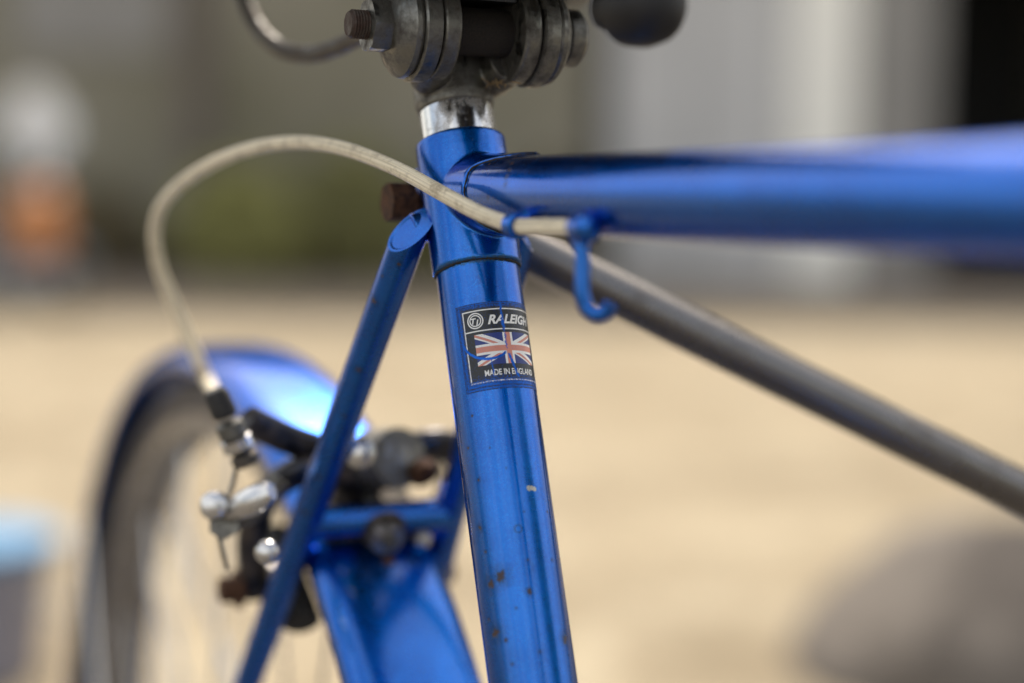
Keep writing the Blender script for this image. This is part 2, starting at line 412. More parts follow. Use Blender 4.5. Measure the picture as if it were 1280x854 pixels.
# binder bolt
bp = Vector((-24.5, 0, -3))
tube('binder_bolt', [bp + Vector((0, -12, 0)), bp + Vector((0, 15, 0))], 3.6, M['rusty'], lug, 20)
hexnut('bolt_head', bp + Vector((0, -10.5, 0)), (0, -1, 0), 9.5, 7.4, M['rusty'], lug, rot=.3, bev=1.2)
lathe('bolt_nut', bp + Vector((0, 10, 0)), (0, 1, 0), [(0, 5.5), (.6, 6.3), (6, 6.3), (6.8, 5)], M['rusty'], lug, 30)

# seat stays with flat oval caps, bridge
TOPS = {s: Vector((0, s * 20.6, -12.5)) for s in (-1, 1)}
def stay_axis(s): return TOPS[s], AXLE + Vector((0, s * 55.6, 0))
for s in (-1, 1):
    p0, p1 = stay_axis(s); d = (p1 - p0).normalized(); L = (p1 - p0).length
    st = empty('seat_stay', (0, 0, 0), parent=bike) if False else None
    N = 48; ax, a, b = frame(d, Vector((0, 1, 0)))
    n_cut = (-d * .60 + Vector((.12, s * .80, 0))).normalized()
    V_, F_ = [], []
    rings = [(None, 6.1)] + [(t, 6.1) for t in (26, 60, 120, 180)] + [(t, 6.1 - 2.4 * (t - 180) / (L - 180)) for t in (240, 320, 400, L)]
    for t, r in rings:
        for k in range(N):
            th = 2 * PI * k / N; q = (a * math.cos(th) + b * math.sin(th)) * r
            if t is None:
                base = p0 + q; off = -(base - p0).dot(n_cut) / d.dot(n_cut); V_.append(base + d * off)
            else: V_.append(p0 + q + d * t)
    for i in range(len(rings) - 1):
        for k in range(N):
            k2 = (k + 1) % N; F_.append((i * N + k, i * N + k2, (i + 1) * N + k2, (i + 1) * N + k))
    F_.append(tuple(len(V_) - N + k for k in range(N)))
    # rim and sunk face of the cap
    top = V_[:N]; c0 = p0
    for f_, z in ((.90, 0.0), (.84, -.35), (.4, -.2)):
        n0 = len(V_)
        for k in range(N): V_.append(c0 + (top[k] - c0) * f_ + n_cut * z)
        prev = 0 if f_ == .90 else n0 - N
        for k in range(N):
            k2 = (k + 1) % N; F_.append((prev + k2, prev + k, n0 + k, n0 + k2))
    F_.append(tuple(n0 + k for k in range(N - 1, -1, -1)))
    link('seat_stay', mesh('seat_stay', V_, F_), M['paint'], bike, auto=30)
TB = (371 + 0) / 494.0
p0, p1 = stay_axis(-1); LB = (p1 - p0).length
TBr = 1 - (R_GUARD + 11) / LB
BR = [stay_axis(s)[0].lerp(stay_axis(s)[1], TBr) for s in (-1, 1)]
bridge = tube('brake_bridge', [BR[0], BR[1]], 6.4, M['paint'], bike, 32)
BC = (BR[0] + BR[1]) / 2
radial = (BC - AXLE).normalized()                            # away from the axle
tang = Vector((-radial.z, 0, radial.x))                      # along the rim, rearwards/upwards
if tang.x > 0: tang = -tang

# ------------------------------------------------------------------ rear mudguard, wheel
def guard():
    V_, F_ = [], []
    prof = []
    for k in range(25):
        u = -1 + 2 * k / 24; y = 27 * math.sin(u * PI / 2 * .98)
        h = 11.5 * (1 - abs(u) ** 3.0) ** .8
        prof.append((y, h - 11.5))
    prof2 = [(y * .96, h - 1.2) for y, h in prof[::-1]]
    pf = prof + prof2; n = len(pf); A0, A1, NA = math.radians(-8), math.radians(205), 110
    for i in range(NA + 1):
        a = A0 + (A1 - A0) * i / NA; e = Vector((math.cos(a), 0, math.sin(a)))
        for y, h in pf: V_.append(AXLE + e * (R_GUARD + h) + Vector((0, y, 0)))
    for i in range(NA):
        for k in range(n):
            k2 = (k + 1) % n; F_.append((i * n + k, (i + 1) * n + k, (i + 1) * n + k2, i * n + k2))
    F_.append(tuple(range(n))); F_.append(tuple(NA * n + k for k in range(n - 1, -1, -1)))
    return V_, F_
mg = link('rear_mudguard', mesh('rear_mudguard', *guard()), M['paint_guard'], bike, auto=50)
def ring_data(r0, sect, NA=120):
    V_, F_ = [], []; n = len(sect)
    for i in range(NA):
        a = 2 * PI * i / NA; e = Vector((math.cos(a), 0, math.sin(a)))
        for y, h in sect: V_.append(AXLE + e * (r0 + h) + Vector((0, y, 0)))
    for i in range(NA):
        for k in range(n):
            k2 = (k + 1) % n; j = (i + 1) % NA; F_.append((i * n + k, j * n + k, j * n + k2, i * n + k2))
    return V_, F_
wheel = empty('rear_wheel', (0, 0, 0), parent=bike)
sec = [(15.5 * math.cos(t), 14.5 * math.sin(t)) for t in [2 * PI * k / 28 for k in range(28)]]
R_T = 306
side_sec = [(y, h) for y, h in sec]
ty = link('tyre', mesh('tyre', *ring_data(R_T, side_sec)), [M['gumwall'], M['rubber']], wheel)
for p in ty.data.polygons:
    k = p.index % 28
    if 3 <= k <= 10: p.material_index = 1
rsec = [(-12.6, -6), (-13.2, -9), (-12.5, -17), (-8, -20), (0, -21.5), (8, -20), (12.5, -17), (13.2, -9), (12.6, -6), (10, -9), (-10, -9)]
link('rim', mesh('rim', *ring_data(R_T, rsec)), M['rim'], wheel, auto=40)
lathe('hub', AXLE + Vector((0, -62, 0)), (0, 1, 0), [(0, 4.5), (24, 4.5), (24.5, 15), (29, 15), (29.5, 23), (32, 23), (33, 13), (92, 13), (93, 23), (95.5, 23), (96, 12), (100, 12), (101, 4.5), (124, 4.5)], M['alloy'], wheel)
spoke_me = None
for k in range(36):
    a = 2 * PI * k / 36; s = -1 if k % 2 else 1; b = a + (.95 if (k // 2) % 2 else -.95)
    q0 = AXLE + Vector((math.cos(b) * 21, s * 31, math.sin(b) * 21)); q1 = AXLE + Vector((math.cos(a) * 285, s * 2, math.sin(a) * 285))
    tube('spoke', [q0, q1], 1.05, M['alloy'], wheel, 6)
for s in (-1, 1):      # mudguard stays from the axle
    tube('mudguard_stay', [AXLE + Vector((0, s * 60, 0)), AXLE + Vector((math.cos(2.45) * 322, s * 27, math.sin(2.45) * 322))], 2, M['alloy'], mg, 10)
# chrome strip: lower mudguard bracket seen below the bridge
# ------------------------------------------------------------------ brake caliper (behind the bridge)
cal = empty('brake_caliper', (0, 0, 0), parent=bike)
def Lc(lat, up, back):     # caliper frame: lat towards bicycle's left, up away from the axle, back behind the bridge
    return BC + Vector((0, lat, 0)) + radial * up + tang * back
def arm(name, pts, w, mat, flat=.55):
    path = catmull(pts, 8); n = len(path)
    return tube(name, path, [w * .62 * (1 - .2 * i / n) for i in range(n)], mat, cal, 20, flat=1.55, up=tang)
arm('brake_arm', [Lc(2, -2, 17), Lc(-14, 10, 17), Lc(-30, 11, 17), Lc(-42, 0, 17), Lc(-44, -18, 17), Lc(-41, -38, 17), Lc(-36, -58, 17)], 7.5, M['dark_alloy'])
arm('brake_arm', [Lc(-2, -2, 25), Lc(12, 11, 25), Lc(30, 15, 25), Lc(43, 4, 25), Lc(48, -16, 25), Lc(44, -38, 25), Lc(36, -58, 25)], 8, M['dark_alloy'])
arm('cable_arm', [Lc(0, 0, 25), Lc(-16, 12, 25), Lc(-36, 22, 25), Lc(-54, 33, 25)], 8, M['dark_alloy'])
for s in (-1, 1):
    lathe('pad_bolt', Lc(s * 52, -55, 18), (0, -s, 0), [(0, 4), (1, 5.5), (6, 5.5), (7, 8), (9, 8), (9.2, 4), (22, 4)], M['rusty'], cal, 24)
    tube('brake_block', [Lc(s * 22, -54, -4), Lc(s * 22, -54, 46)], 6.5, M['brake_rubber'], cal, 12, flat=1.2)
    tube('block_edge', [Lc(s * 31, -58, 2), Lc(s * 35, -30, 8)], 3.5, M['alloy'], cal, 12)
    tube('block_holder', [Lc(s * 27, -54, -2), Lc(s * 27, -54, 44)], 6.2, M['steel'], cal, 12, flat=.6)
hexnut('pivot_nut', BC - tang * 6.5 - radial * 1, -tang, 6, 7.2, M['rim'], cal, rot=.2)
lathe('washer', BC - tang * 4.5 - radial * 1, -tang, [(0, 9), (2, 9)], M['dark_steel'], cal)
tube('pivot_bolt', [BC - tang * 15, BC + tang * 34], 3, M['steel'], cal, 16)
lathe('acorn_nut', BC + tang * 30, tang, [(0, 6), (4, 6), (7, 4), (8, 1)], M['chrome'], cal, 24)
lathe('screw_head', BC - tang * 12 - radial * 13 + Vector((0, 2, 0)), -tang, [(0, 3), (1, 4), (3, 3.5), (4, 1.5)], M['rusty'], cal, 20)
lathe('screw_head', BR[1] + Vector((4, -14, -9)), (CAM - BR[1]), [(0, 3.6), (1.5, 3.4), (3, 2.2), (3.6, .6)], M['chrome'], cal, 24)
# spring
tube('return_spring', catmull([Lc(-40, -38, 30), Lc(-38, -5, 31), Lc(-12, 12, 31), Lc(12, 12, 31), Lc(38, -5, 31), Lc(40, -38, 31)], 8), 1.3, M['steel'], cal, 8)
# straddle of barrel adjuster, anchor and quick release lever on the drive side
ZB = project(Lc(-50, 20, 10))[2] - 14
bar0, bar1 = P(272, 497, ZB - 5), P(300, 562, ZB)
ad = (bar1 - bar0).normalized(); bl = (bar1 - bar0).length
lathe('cable_boot', bar0 - ad * 3, ad, [(0, 3.6), (2, 4.6), (bl * .45, 4.8), (bl * .5, 4)], M['brake_rubber'], cal, 24)
lathe('barrel_adjuster', bar0 + ad * bl * .45, ad, [(0, 3.4), (1, 5.2), (6, 5.4), (7, 3.6), (bl * .55, 3.6)], M['steel'], cal, 24)
lathe('adjuster_nut', P(293, 545, ZB), ad, [(0, 4.5), (1, 6), (5, 6), (6, 4.5)], M['alloy'], cal, 24)
lathe('adjuster_nut', P(303, 566, ZB), ad, [(0, 3.5), (1, 5.2), (4, 5.2), (5, 4)], M['dark_steel'], cal, 24)
tube('release_lever', catmull([P(266, 628, ZB - 2), P(282, 640, ZB - 2), P(306, 630, ZB - 10), P(340, 614, ZB - 16)], 6), [4, 5, 5.5, 5, 4.5, 4.5, 4.5, 4.5, 4.5, 4.5, 4.5, 5, 5.2, 5.5, 5.5, 5.5, 5.2, 4.6, 3.5], M['alloy'], cal, 20, flat=.7)
lathe('lever_pivot', P(268, 632, ZB - 4), (CAM - P(266, 630, ZB)), [(0, 5.5), (4, 5.5), (6, 4.5), (7, 2)], M['alloy'], cal, 28)
hexnut('anchor_bolt', P(280, 655, ZB + 2), (CAM - P(280, 655, ZB)), 7, 6, M['steel'], cal)
arm('lower_arm', [P(352, 600, ZB + 8), P(318, 640, ZB + 6), P(280, 655, ZB + 6)], 5, M['steel'])
tube('inner_wire', catmull([P(300, 562, ZB), P(290, 610, ZB), P(272, 650, ZB - 4), P(276, 682, ZB - 4), P(284, 712, ZB - 2)], 6), .9, M['steel'], cal, 8)
lathe('arm_stud', P(334, 690, ZB - 10), (CAM - P(330, 690, ZB)), [(0, 4.6), (3, 4.6), (5, 3.5), (6, 2)], M['alloy'], cal, 28)
tube('centre_block', catmull([Lc(4, 2, 30), Lc(3, 12, 21), Lc(8, 20, 13)], 4), 12, M['steel'], cal, 20, flat=1.3)
lathe('block_nut', Lc(18, 14, 12), -tang, [(0, 6), (4, 6), (5, 4.5)], M['rusty'], cal, 24)
tube('bracket_plate', catmull([BC - tang * 1 - radial * 9, BC + tang * 14 - radial * 10, BC + tang * 34 - radial * 6], 4), 3, M['dark_steel'], cal, 16, flat=7, up=radial)
lathe('bridge_nut', P(450, 566, ZB + 14), (CAM - P(455, 575, ZB)), [(0, 5), (2, 6), (5, 6), (7, 3)], M['alloy'], cal, 28)

# ------------------------------------------------------------------ brake cable and its stops on the top tube
tstop, tclip = P(729, 285, 474), P(645, 282, 505)
pts = [tstop, (tstop + tclip) / 2 + Vector((0, -.6, 0)), tclip]
for x, y, z in ((603, 268, 517), (560, 246, 529), (500, 213, 548), (440, 189, 570), (390, 179, 590), (345, 180, 607), (300, 190, 625), (258, 209, 645),
                (222, 234, 660), (200, 262, 673), (193, 295, 684), (199, 335, 692), (215, 375, 699), (232, 415, 703), (248, 450, 704), (262, 480, 702)):
    pts.append(P(x, y, z))
pts.append(bar0)
cable = tube('brake_cable', catmull(pts, 10), 2.55, M['sheath'], bike, 28, uv=True)
def clip(name, c, axis, r, w, mat, n=28):
    ax, a, b = frame(axis); V_ = [];F_ = []
    secs = [(-w, r), (-w * .8, r + 1.2), (w * .8, r + 1.2), (w, r)]
    for s, rr in secs:
        for k in range(n):
            th = 2 * PI * k / n; V_.append(c + ax * s + (a * math.cos(th) + b * math.sin(th)) * rr)
    for i in range(3):
        for k in range(n): F_.append((i * n + k, i * n + (k + 1) % n, (i + 1) * n + (k + 1) % n, (i + 1) * n + k))
    return V_, F_
tt_dir = (tclip - tstop).normalized()
cg = fuse('cable_guide', join(clip('g', tclip, tt_dir, 3.0, 2.6, None), lathe_data(tclip - tt_dir * 2.2, tt_dir, [(0, 4.3), (4.4, 4.3)], 32), tube_data([tclip, tclip.lerp(TT * tclip.x, .45)], 3.2, 20)[:2]), .3, 3, M['paint_lug'], bike)
cs = fuse('cable_stop', join(lathe_data(tstop + Vector((-3.5, 0, 0)), (1, 0, 0), [(0, 3.6), (1, 4.5), (7, 4.6), (9, 3.6), (10, 2)], 32), tube_data([tstop + Vector((2, 0, 0)), (tstop + Vector((2, 0, 0))).lerp(TT * tstop.x, .45)], 3.4, 20)[:2]), .3, 3, M['paint_lug'], bike)
pz = project(tstop)[2] + 3
peg = catmull([P(727, 300, pz), P(728, 335, pz), P(728, 365, pz), P(733, 384, pz), P(746, 393, pz - 1), P(758, 389, pz - 2), P(764, 380, pz - 3)], 8)
tube('pump_peg', peg, [2.3] * 30 + [2.4] * (len(peg) - 30), M['paint_lug'], bike, 20)
lathe('peg_foot', P(727, 312, pz), P(727, 290, pz + 3) - P(727, 312, pz), [(0, 2.4), (3, 3.4), (7, 4.5)], M['paint_lug'], bike, 24)

# ------------------------------------------------------------------ seat post, clamp, saddle
up = -SD
lathe('seat_post', SD * -14, up, [(0, 13.0), (15, 12.9), (19, 12.8), (23, 12.4), (27, 11.7), (31, 11.0), (60, 10.6)], M['chrome'], bike, 72, auto=60)
CC = up * 57 + Vector((24, 0, 0)); CC.z += 1                # centre of the saddle bolt
clamp = empty('saddle_clamp', (0, 0, 0), parent=bike)
Yl = Vector((0, 1, 0))
post_band = lathe_data(up * 30, up, [(0, 12.6), (.8, 13.4), (4, 14.0), (16, 14.0), (26, 14.2), (33, 13)], 64)
cheeks = []
for s in (-1, 1):
    cheeks.append(lathe_data(CC + Yl * s * 11.5, Yl * s, [(0, 16.2), (.8, 17), (5.6, 17), (6.4, 16.2)], 64))
    c0 = CC + Yl * s * 14.5
    cheeks.append(tube_data([up * 44 + Yl * s * 9, up * 50 + Vector((10, s * 12, -6)), CC + Vector((-2, s * 14, -9))], [6.5, 7.5, 8], 20)[:2])
body = fuse('clamp_body', join(post_band, *cheeks), .5, 4, M['steel'], clamp)
for s in (-1, 1):
    lathe('serrated_disc', CC + Yl * s * 18.4, Yl * s, [(0, 16.6), (.6, 17.8), (5.6, 17.8), (6.2, 17.0)], M['steel'], clamp, 96, wob=.12, seed=4)
    lathe('domed_cap', CC + Yl * s * 24.9, Yl * s, [(0, 16.4), (1.0, 16.9), (2.6, 16.6), (4.5, 14.6), (6.4, 11.5), (7.6, 8.6)], M['steel'], clamp, 80, auto=30)
hexnut('clamp_nut', CC - Yl * 32.2, -Yl, 6.8, 9.4, M['steel'], clamp, rot=.5, bev=1)
tube('clamp_bolt', [CC - Yl * 45.5, CC - Yl * 44.6, CC + Yl * 34], [3.9, 4.5, 4.5], M['bolt'], clamp, 32)
thr = []
lathe('thread', CC - Yl * 38.9, -Yl, [(0, 4.5)] + sum([[(i * 1.0 + .3, 4.85), (i * 1.0 + .8, 4.4)] for i in range(6)], []), M['bolt'], clamp, 32)
lathe('bolt_head', CC + Yl * 32.4, Yl, [(0, 9.2), (.8, 9.9), (5.5, 9.9), (7, 8.6)], M['steel'], clamp, 36)
lathe('inner_sleeve', CC - Yl * 11.6, Yl, [(0, 8), (23, 8)], M['grime_shade'], clamp, 32)  # near black: the shade between the cheeks is put into the sleeve's colour
v, f = box_data(CC + Vector((-3, 0, 16)), 26, 22, 13); link('spring_block', mesh('spring_block', v, f), M['black'], clamp, smooth=False)
v, f = box_data(CC + Vector((-13, 0, -2)), 5, 22, 26); link('clamp_web', mesh('clamp_web', v, f), M['black'], clamp, smooth=False)
# dry fibres caught under the clamp
rnd = random.Random(11); parts = []
for cx, cy, cz, nn, sp in ((622, 104, 562, 26, 6), (632, 98, 566, 12, 5), (690, 84, 586, 8, 3)):
    for i in range(nn):
        q = P(cx + rnd.gauss(0, sp * 1.1), cy + rnd.gauss(0, sp * .5), cz + rnd.gauss(0, 3)); v = Vector((rnd.gauss(0, 1), rnd.gauss(0, 1), rnd.gauss(-.2, .7))).normalized()
        w = Vector((rnd.gauss(0, 1), rnd.gauss(0, 1), rnd.gauss(0, 1))).normalized(); l = rnd.uniform(.5, 1.9)
        parts.append(tube_data([q - v * l, q + w * l * .3, q + v * l], rnd.uniform(.07, .2), 5)[:2])
o = link('dry_fibres', mesh('dry_fibres', *join(*parts)), M['fibre'], clamp); o['kind'] = 'stuff'

saddle = empty('saddle', (0, 0, 0), parent=bike)
def rail(s):
    c = CC + Yl * s * 21
    if s < 0:
        back = [P(455, 44, 596), P(425, 58, 616), P(390, 68, 634), P(355, 63, 648), P(328, 42, 660), P(310, 10, 668), P(300, -30, 674), P(292, -75, 680)]
    else:
        b = [P(455, 44, 596), P(425, 58, 616), P(390, 68, 634), P(355, 63, 648), P(328, 42, 660), P(310, 10, 668), P(300, -30, 674), P(292, -75, 680)]
        back = [Vector((p.x, -p.y, p.z)) for p in b]
    front = [Vector((CC.x + 16, s * 21, c.z + 21)), Vector((75, s * 15, c.z + 24)), Vector((105, s * 9, c.z + 12))]
    return catmull(front[::-1] + [c + Vector((2, 0, 9)), c + Vector((-14, 0, 3))] + back, 8)
for s in (-1, 1): tube('saddle_rail', rail(s), 3.4, M['dark_steel'], saddle, 20)
NZ = Vector((101, 9, 52))
lathe('nose_bracket', P(800, 8, 483), Vector((.95, .15, -.05)), [(-18, 4), (-16, 6.5), (-9, 7.5), (-6, 7.6), (-5, 11.6), (2, 12.2), (8, 11), (12, 8), (14, 3)], M['black_plastic'], saddle, 40)
lathe('nose_stud', P(764, 12, 492), Vector((-.2, -1, -.1)), [(0, 6), (3, 6), (5, 4.5)], M['black_plastic'], saddle, 30)
# leather top
V_, F_ = [], []; NS, NR = 36, 25
for i in range(NS):
    t = i / (NS - 1); x = -150 + 285 * t
    w = 78 * (1 - max(0, t - .12) / .88) ** 1.5 + 19 if t > .12 else 60 + 37 * math.sin(t / .12 * PI / 2)
    if t > .93: w *= math.sqrt(max(.05, 1 - ((t - .93) / .075) ** 2))
    zt = CC.z + 66 - 10 * math.sin(t * PI) - 6 * t
    drop = 34 if t < .9 else 34 * (1 - (t - .9) * 3)
    for k in range(NR):
        a = -1 + 2 * k / (NR - 1); y = w * math.sin(a * PI / 2); z = zt - drop * abs(a) ** 2.6
        V_.append(Vector((x, y, z)))
for i in range(NS - 1):
    for k in range(NR - 1): F_.append((i * NR + k, i * NR + k + 1, (i + 1) * NR + k + 1, (i + 1) * NR + k))
lt = link('leather_top', mesh('leather_top', V_, F_), M['leather'], saddle)
sol = lt.modifiers.new('thick', 'SOLIDIFY'); sol.thickness = .0045

# ------------------------------------------------------------------ decal on the seat tube (flat print, wrapped round the tube)
tl = hit_seat(577.5, 392)
q = tl - SD * tl.dot(SD); A_L = math.atan2(q.dot(side), q.dot(toC)); S_T = tl.dot(SD)
DW, DH = 28.4, 24.6
def wrap(u, v, lift): return on_seat(A_L + u / RS, S_T + v, RS + lift)
def decal_mat(name, col, col2, rough=.35, film=False, rim=False):
    t = NT(name); uv = t.tc.outputs['UV']
    sx = t.new('ShaderNodeSeparateXYZ'); t.t.links.new(uv, sx.inputs[0]); u, v = sx.outputs[0], sx.outputs[1]
    n1 = t.noise(.9, 4, .7, vec=uv); n2 = t.noise(5, 3, .7, vec=uv)
    wob = t.math('MULTIPLY', t.math('SUBTRACT', n1, .5), 2.6)
    wob2 = t.math('MULTIPLY', t.math('SUBTRACT', n2, .5), 1.1)
    # vertical split through the middle, irregular
    uc = t.math('ADD', t.math('ADD', u, wob), wob2)
    def band(x, c, w, soft=.08):
        w2 = t.math('ADD', w, soft) if isinstance(w, bpy.types.NodeSocket) else w + soft
        return t.mapr(t.math('ABSOLUTE', t.math('SUBTRACT', x, c)), w2, w)
    def rng(x, a, b): return t.math('MULTIPLY', t.mapr(x, a - .1, a + .1), t.mapr(x, b + .1, b - .1))
    split = t.math('MULTIPLY', band(uc, 13.4, .34), rng(v, -2, 6.6))
    split = t.math('MAXIMUM', split, t.math('MULTIPLY', band(uc, 13.6, .12), rng(v, 6.2, 14)))
    split = t.math('MAXIMUM', split, t.math('MULTIPLY', band(t.math('ADD', uc, t.math('MULTIPLY', v, -.35)), 8.6, .45), rng(v, 15.5, 23.5)))
    split = t.math('MAXIMUM', split, t.math('MULTIPLY', band(uc, 8.0, .14), rng(v, 17, 24)))
    # curved scratch
    dd = t.new('ShaderNodeVectorMath', operation='DISTANCE'); t.t.links.new(uv, dd.inputs[0]); dd.inputs[1].default_value = (7.6, 7.6, 0)
    arc = t.math('MULTIPLY', band(t.math('ADD', dd.outputs['Value'], t.math('MULTIPLY', wob2, .7)), 9.3, t.math('MULTIPLY', n1, .75)), t.mapr(v, 10.4, 10.9))
    arc = t.math('MULTIPLY', arc, t.mapr(u, 13.6, 12.8))
    wear = t.math('MAXIMUM', split, arc)
    # small flaking, stronger to the edges and along the foot
    edge = t.math('MAXIMUM', t.mapr(v, 21.5, 25.5), t.mapr(u, 1.0, -1.6))
    edge = t.math('MAXIMUM', edge, t.mapr(v, 0, -2.2))
    fl = t.mapr(t.math('ADD', t.noise(2.2, 5, .8, vec=uv), t.math('MULTIPLY', edge, 0.0 if rim else .17)), *((.50, .53) if rim else (.60, .63)))
    wear = t.math('MAXIMUM', wear, fl)
    scr = t.new('ShaderNodeMapping'); t.t.links.new(uv, scr.inputs[0]); scr.inputs['Scale'].default_value = (.35, 3.5, 1); scr.inputs['Rotation'].default_value = (0, 0, .1)
    wear = t.math('MAXIMUM', wear, t.mapr(t.noise(1.3, 4, .7, vec=scr.outputs[0]), .70, .73))
    g = t.noise(12, 3, .7, vec=uv)
    c = t.mix(t.mapr(g, .35, .65), col, col2)
    blue = t.mix(g, (.004, .065, .36), (.01, .13, .55))
    if film: wear = t.math('MAXIMUM', wear, t.mapr(t.noise(1.3, 6, .8, vec=uv), .50, .55))
    t.p('Base Color', t.mix(wear, c, blue)); t.p('Metallic', t.math('MULTIPLY', wear, .8)); t.p('Roughness', rough)
    t.p('Coat Weight', .15); t.p('Coat Roughness', .25); t.p('Specular IOR Level', .3)
    t.t.links.new(t.bump(t.math('ADD', t.math('MULTIPLY', wear, -1.0), t.math('MULTIPLY', t.noise(4, 4, .7, vec=uv), .4)), .45, .0002), t.b.inputs['Normal'])
    return t.m
D = {'black': decal_mat('decal_black', (.012, .013, .013), (.035, .037, .036)),
     'white': decal_mat('decal_white', (.70, .70, .66), (.82, .81, .77)),
     'red': decal_mat('decal_faded_red', (.55, .17, .11), (.62, .30, .22)),
     'navy': decal_mat('decal_navy', (.018, .03, .15), (.035, .055, .22)),
     'rim': decal_mat('decal_brittle_rim', (.006, .008, .012), (.012, .016, .024), rim=True),
     'film': decal_mat('decal_old_varnish', (.006, .012, .03), (.012, .03, .07), film=True)}
decal = empty('maker_decal', (0, 0, 0), parent=bike)
def print_faces(name, polys, lift, mat, maxlen=.5):
    """polys: closed outlines or (verts, faces) in decal mm; finely divided, then wrapped"""
    bm = bmesh.new()
    for vs2, fs in polys:
        bv = [bm.verts.new((x, y, 0)) for x, y in vs2]
        for f in fs:
            try: bm.faces.new([bv[i] for i in f])
            except ValueError: pass
    # slice along u so the print can bend round the tube
    x = -2.0
    while x < 31:
        geom = bm.verts[:] + bm.edges[:] + bm.faces[:]
        bmesh.ops.bisect_plane(bm, geom=geom, plane_co=(x, 0, 0), plane_no=(1, 0, 0)); x += .8
    me = bpy.data.meshes.new(name); bm.to_mesh(me); bm.free()
    l = me.uv_layers.new(name='UVMap'); co = [v.co.copy() for v in me.vertices]
    for lp in me.loops: l.data[lp.index].uv = (co[lp.vertex_index].x, co[lp.vertex_index].y)
    for v in me.vertices: v.co = W(wrap(v.co.x, v.co.y, lift))
    me.update()
    # outward facing
    if me.polygons and sum(p.normal.dot((p.center - W(SD * S_T)).normalized() * 1.0) for p in me.polygons) < 0: me.flip_normals()
    return link(name, me, mat, decal, smooth=True)
def rect(x0, y0, x1, y1): return ([(x0, y0), (x1, y0), (x1, y1), (x0, y1)], [(0, 1, 2, 3)])
def strip(p, q, w):
    (x0, y0), (x1, y1) = p, q; d = math.hypot(x1 - x0, y1 - y0); nx, ny = -(y1 - y0) / d * w / 2, (x1 - x0) / d * w / 2
    return ([(x0 + nx, y0 + ny), (x1 + nx, y1 + ny), (x1 - nx, y1 - ny), (x0 - nx, y0 - ny)], [(0, 1, 2, 3)])
def ring2(cx, cy, r, w, n=40):
    v = [(cx + r * math.cos(2 * PI * k / n), cy + r * math.sin(2 * PI * k / n)) for k in range(n)] + [(cx + (r - w) * math.cos(2 * PI * k / n), cy + (r - w) * math.sin(2 * PI * k / n)) for k in range(n)]
    return (v, [(k, (k + 1) % n, n + (k + 1) % n, n + k) for k in range(n)])
def text2(s, x, y, h, width, shear=.0, bold=.0):
    """text as flat print: baseline-left at (x, y) (y grows down), cap height h, total width"""
    cu = bpy.data.curves.new('t', 'FONT'); cu.body = s; cu.shear = shear; cu.offset = bold; cu.resolution_u = 5
    ob = bpy.data.objects.new('t', cu); C.objects.link(ob)
    me = bpy.data.meshes.new_from_object(ob.evaluated_get(bpy.context.evaluated_depsgraph_get()))
    xs = [v.co.x for v in me.vertices]; ys = [v.co.y for v in me.vertices]
    sx = width / (max(xs) - min(xs)); sy = h / (max(ys) - min(ys))
    vs2 = [(x + (v.co.x - min(xs)) * sx, y - (v.co.y - min(ys)) * sy) for v in me.vertices]; fs = [tuple(p.vertices) for p in me.polygons]
    bpy.data.objects.remove(ob); return (vs2, fs)
print_faces('decal_film', [rect(-2.4, -2.4, DW + 1.6, DH + 2.6)], .030, D['film'])
print_faces('film_edge', [rect(-2.4, -2.4, DW + 1.6, -2.05), rect(-2.4, DH + 2.2, DW + 1.6, DH + 2.6), rect(-2.4, -2.05, -2.05, DH + 2.2), rect(-1.7, DH + 1.1, DW + 1.2, DH + 1.6), rect(-1.9, -1.7, -1.6, DH + 1.1), rect(-1.9, -1.75, DW + 1, -1.45)], .05, D['rim'])
print_faces('decal_ground', [rect(-.7, -.7, DW + .6, DH + .5)], .055, D['black'])
lw = .42
print_faces('border_line', [rect(0, 0, DW, lw), rect(0, DH - lw, DW, DH), rect(0, lw, lw, 6.9), rect(0, 6.9 + lw, lw, DH - lw), rect(DW - lw, lw, DW, 6.9), rect(DW - lw, 6.9 + lw, DW, DH - lw), rect(0, 6.9, DW, 6.9 + lw)], .080, D['white'])
print_faces('emblem', [ring2(4.3, 3.55, 2.75, .42), ring2(4.3, 3.55, 2.0, .36), text2('T', 2.85, 4.6, 2.0, 1.75, .25, .03), text2('I', 4.45, 5.3, 2.1, .95, .3, .03)], .082, D['white'])
print_faces('lettering', [text2('RALEIGH', 8.3, 5.35, 3.25, 18.2, .35, .035)], .082, D['white'])
print_faces('lettering', [text2('MADE IN ENGLAND', 5.2, 22.6, 2.05, 19.0, 0, .02)], .084, D['white'])
# flag: field, white saltire and cross, red saltire and cross
fx0, fy0, fx1, fy1 = 3.3, 8.3, 25.6, 18.9; fcx, fcy = (fx0 + fx1) / 2, (fy0 + fy1) / 2
print_faces('flag_field', [rect(fx0, fy0, fx1, fy1)], .078, D['navy'])
def clip_rect(poly):
    vs2 = poly[0]
    def cl(pts, ax, val, sgn):
        out = []
        for i in range(len(pts)):
            a, b = pts[i], pts[(i + 1) % len(pts)]; ia, ib = sgn * (a[ax] - val) <= 0, sgn * (b[ax] - val) <= 0
            if ia: out.append(a)
            if ia != ib:
                t = (val - a[ax]) / (b[ax] - a[ax]); out.append((a[0] + (b[0] - a[0]) * t, a[1] + (b[1] - a[1]) * t))
        return out
    for ax, val, sg in ((0, fx0, -1), (0, fx1, 1), (1, fy0, -1), (1, fy1, 1)):
        vs2 = cl(vs2, ax, val, sg)
        if not vs2: return None
    return (vs2, [tuple(range(len(vs2)))])
def ext(p, q, w, k=1.2):
    c = ((p[0] + q[0]) / 2, (p[1] + q[1]) / 2); f_ = lambda a: (c[0] + (a[0] - c[0]) * k, c[1] + (a[1] - c[1]) * k); return clip_rect(strip(f_(p), f_(q), w))
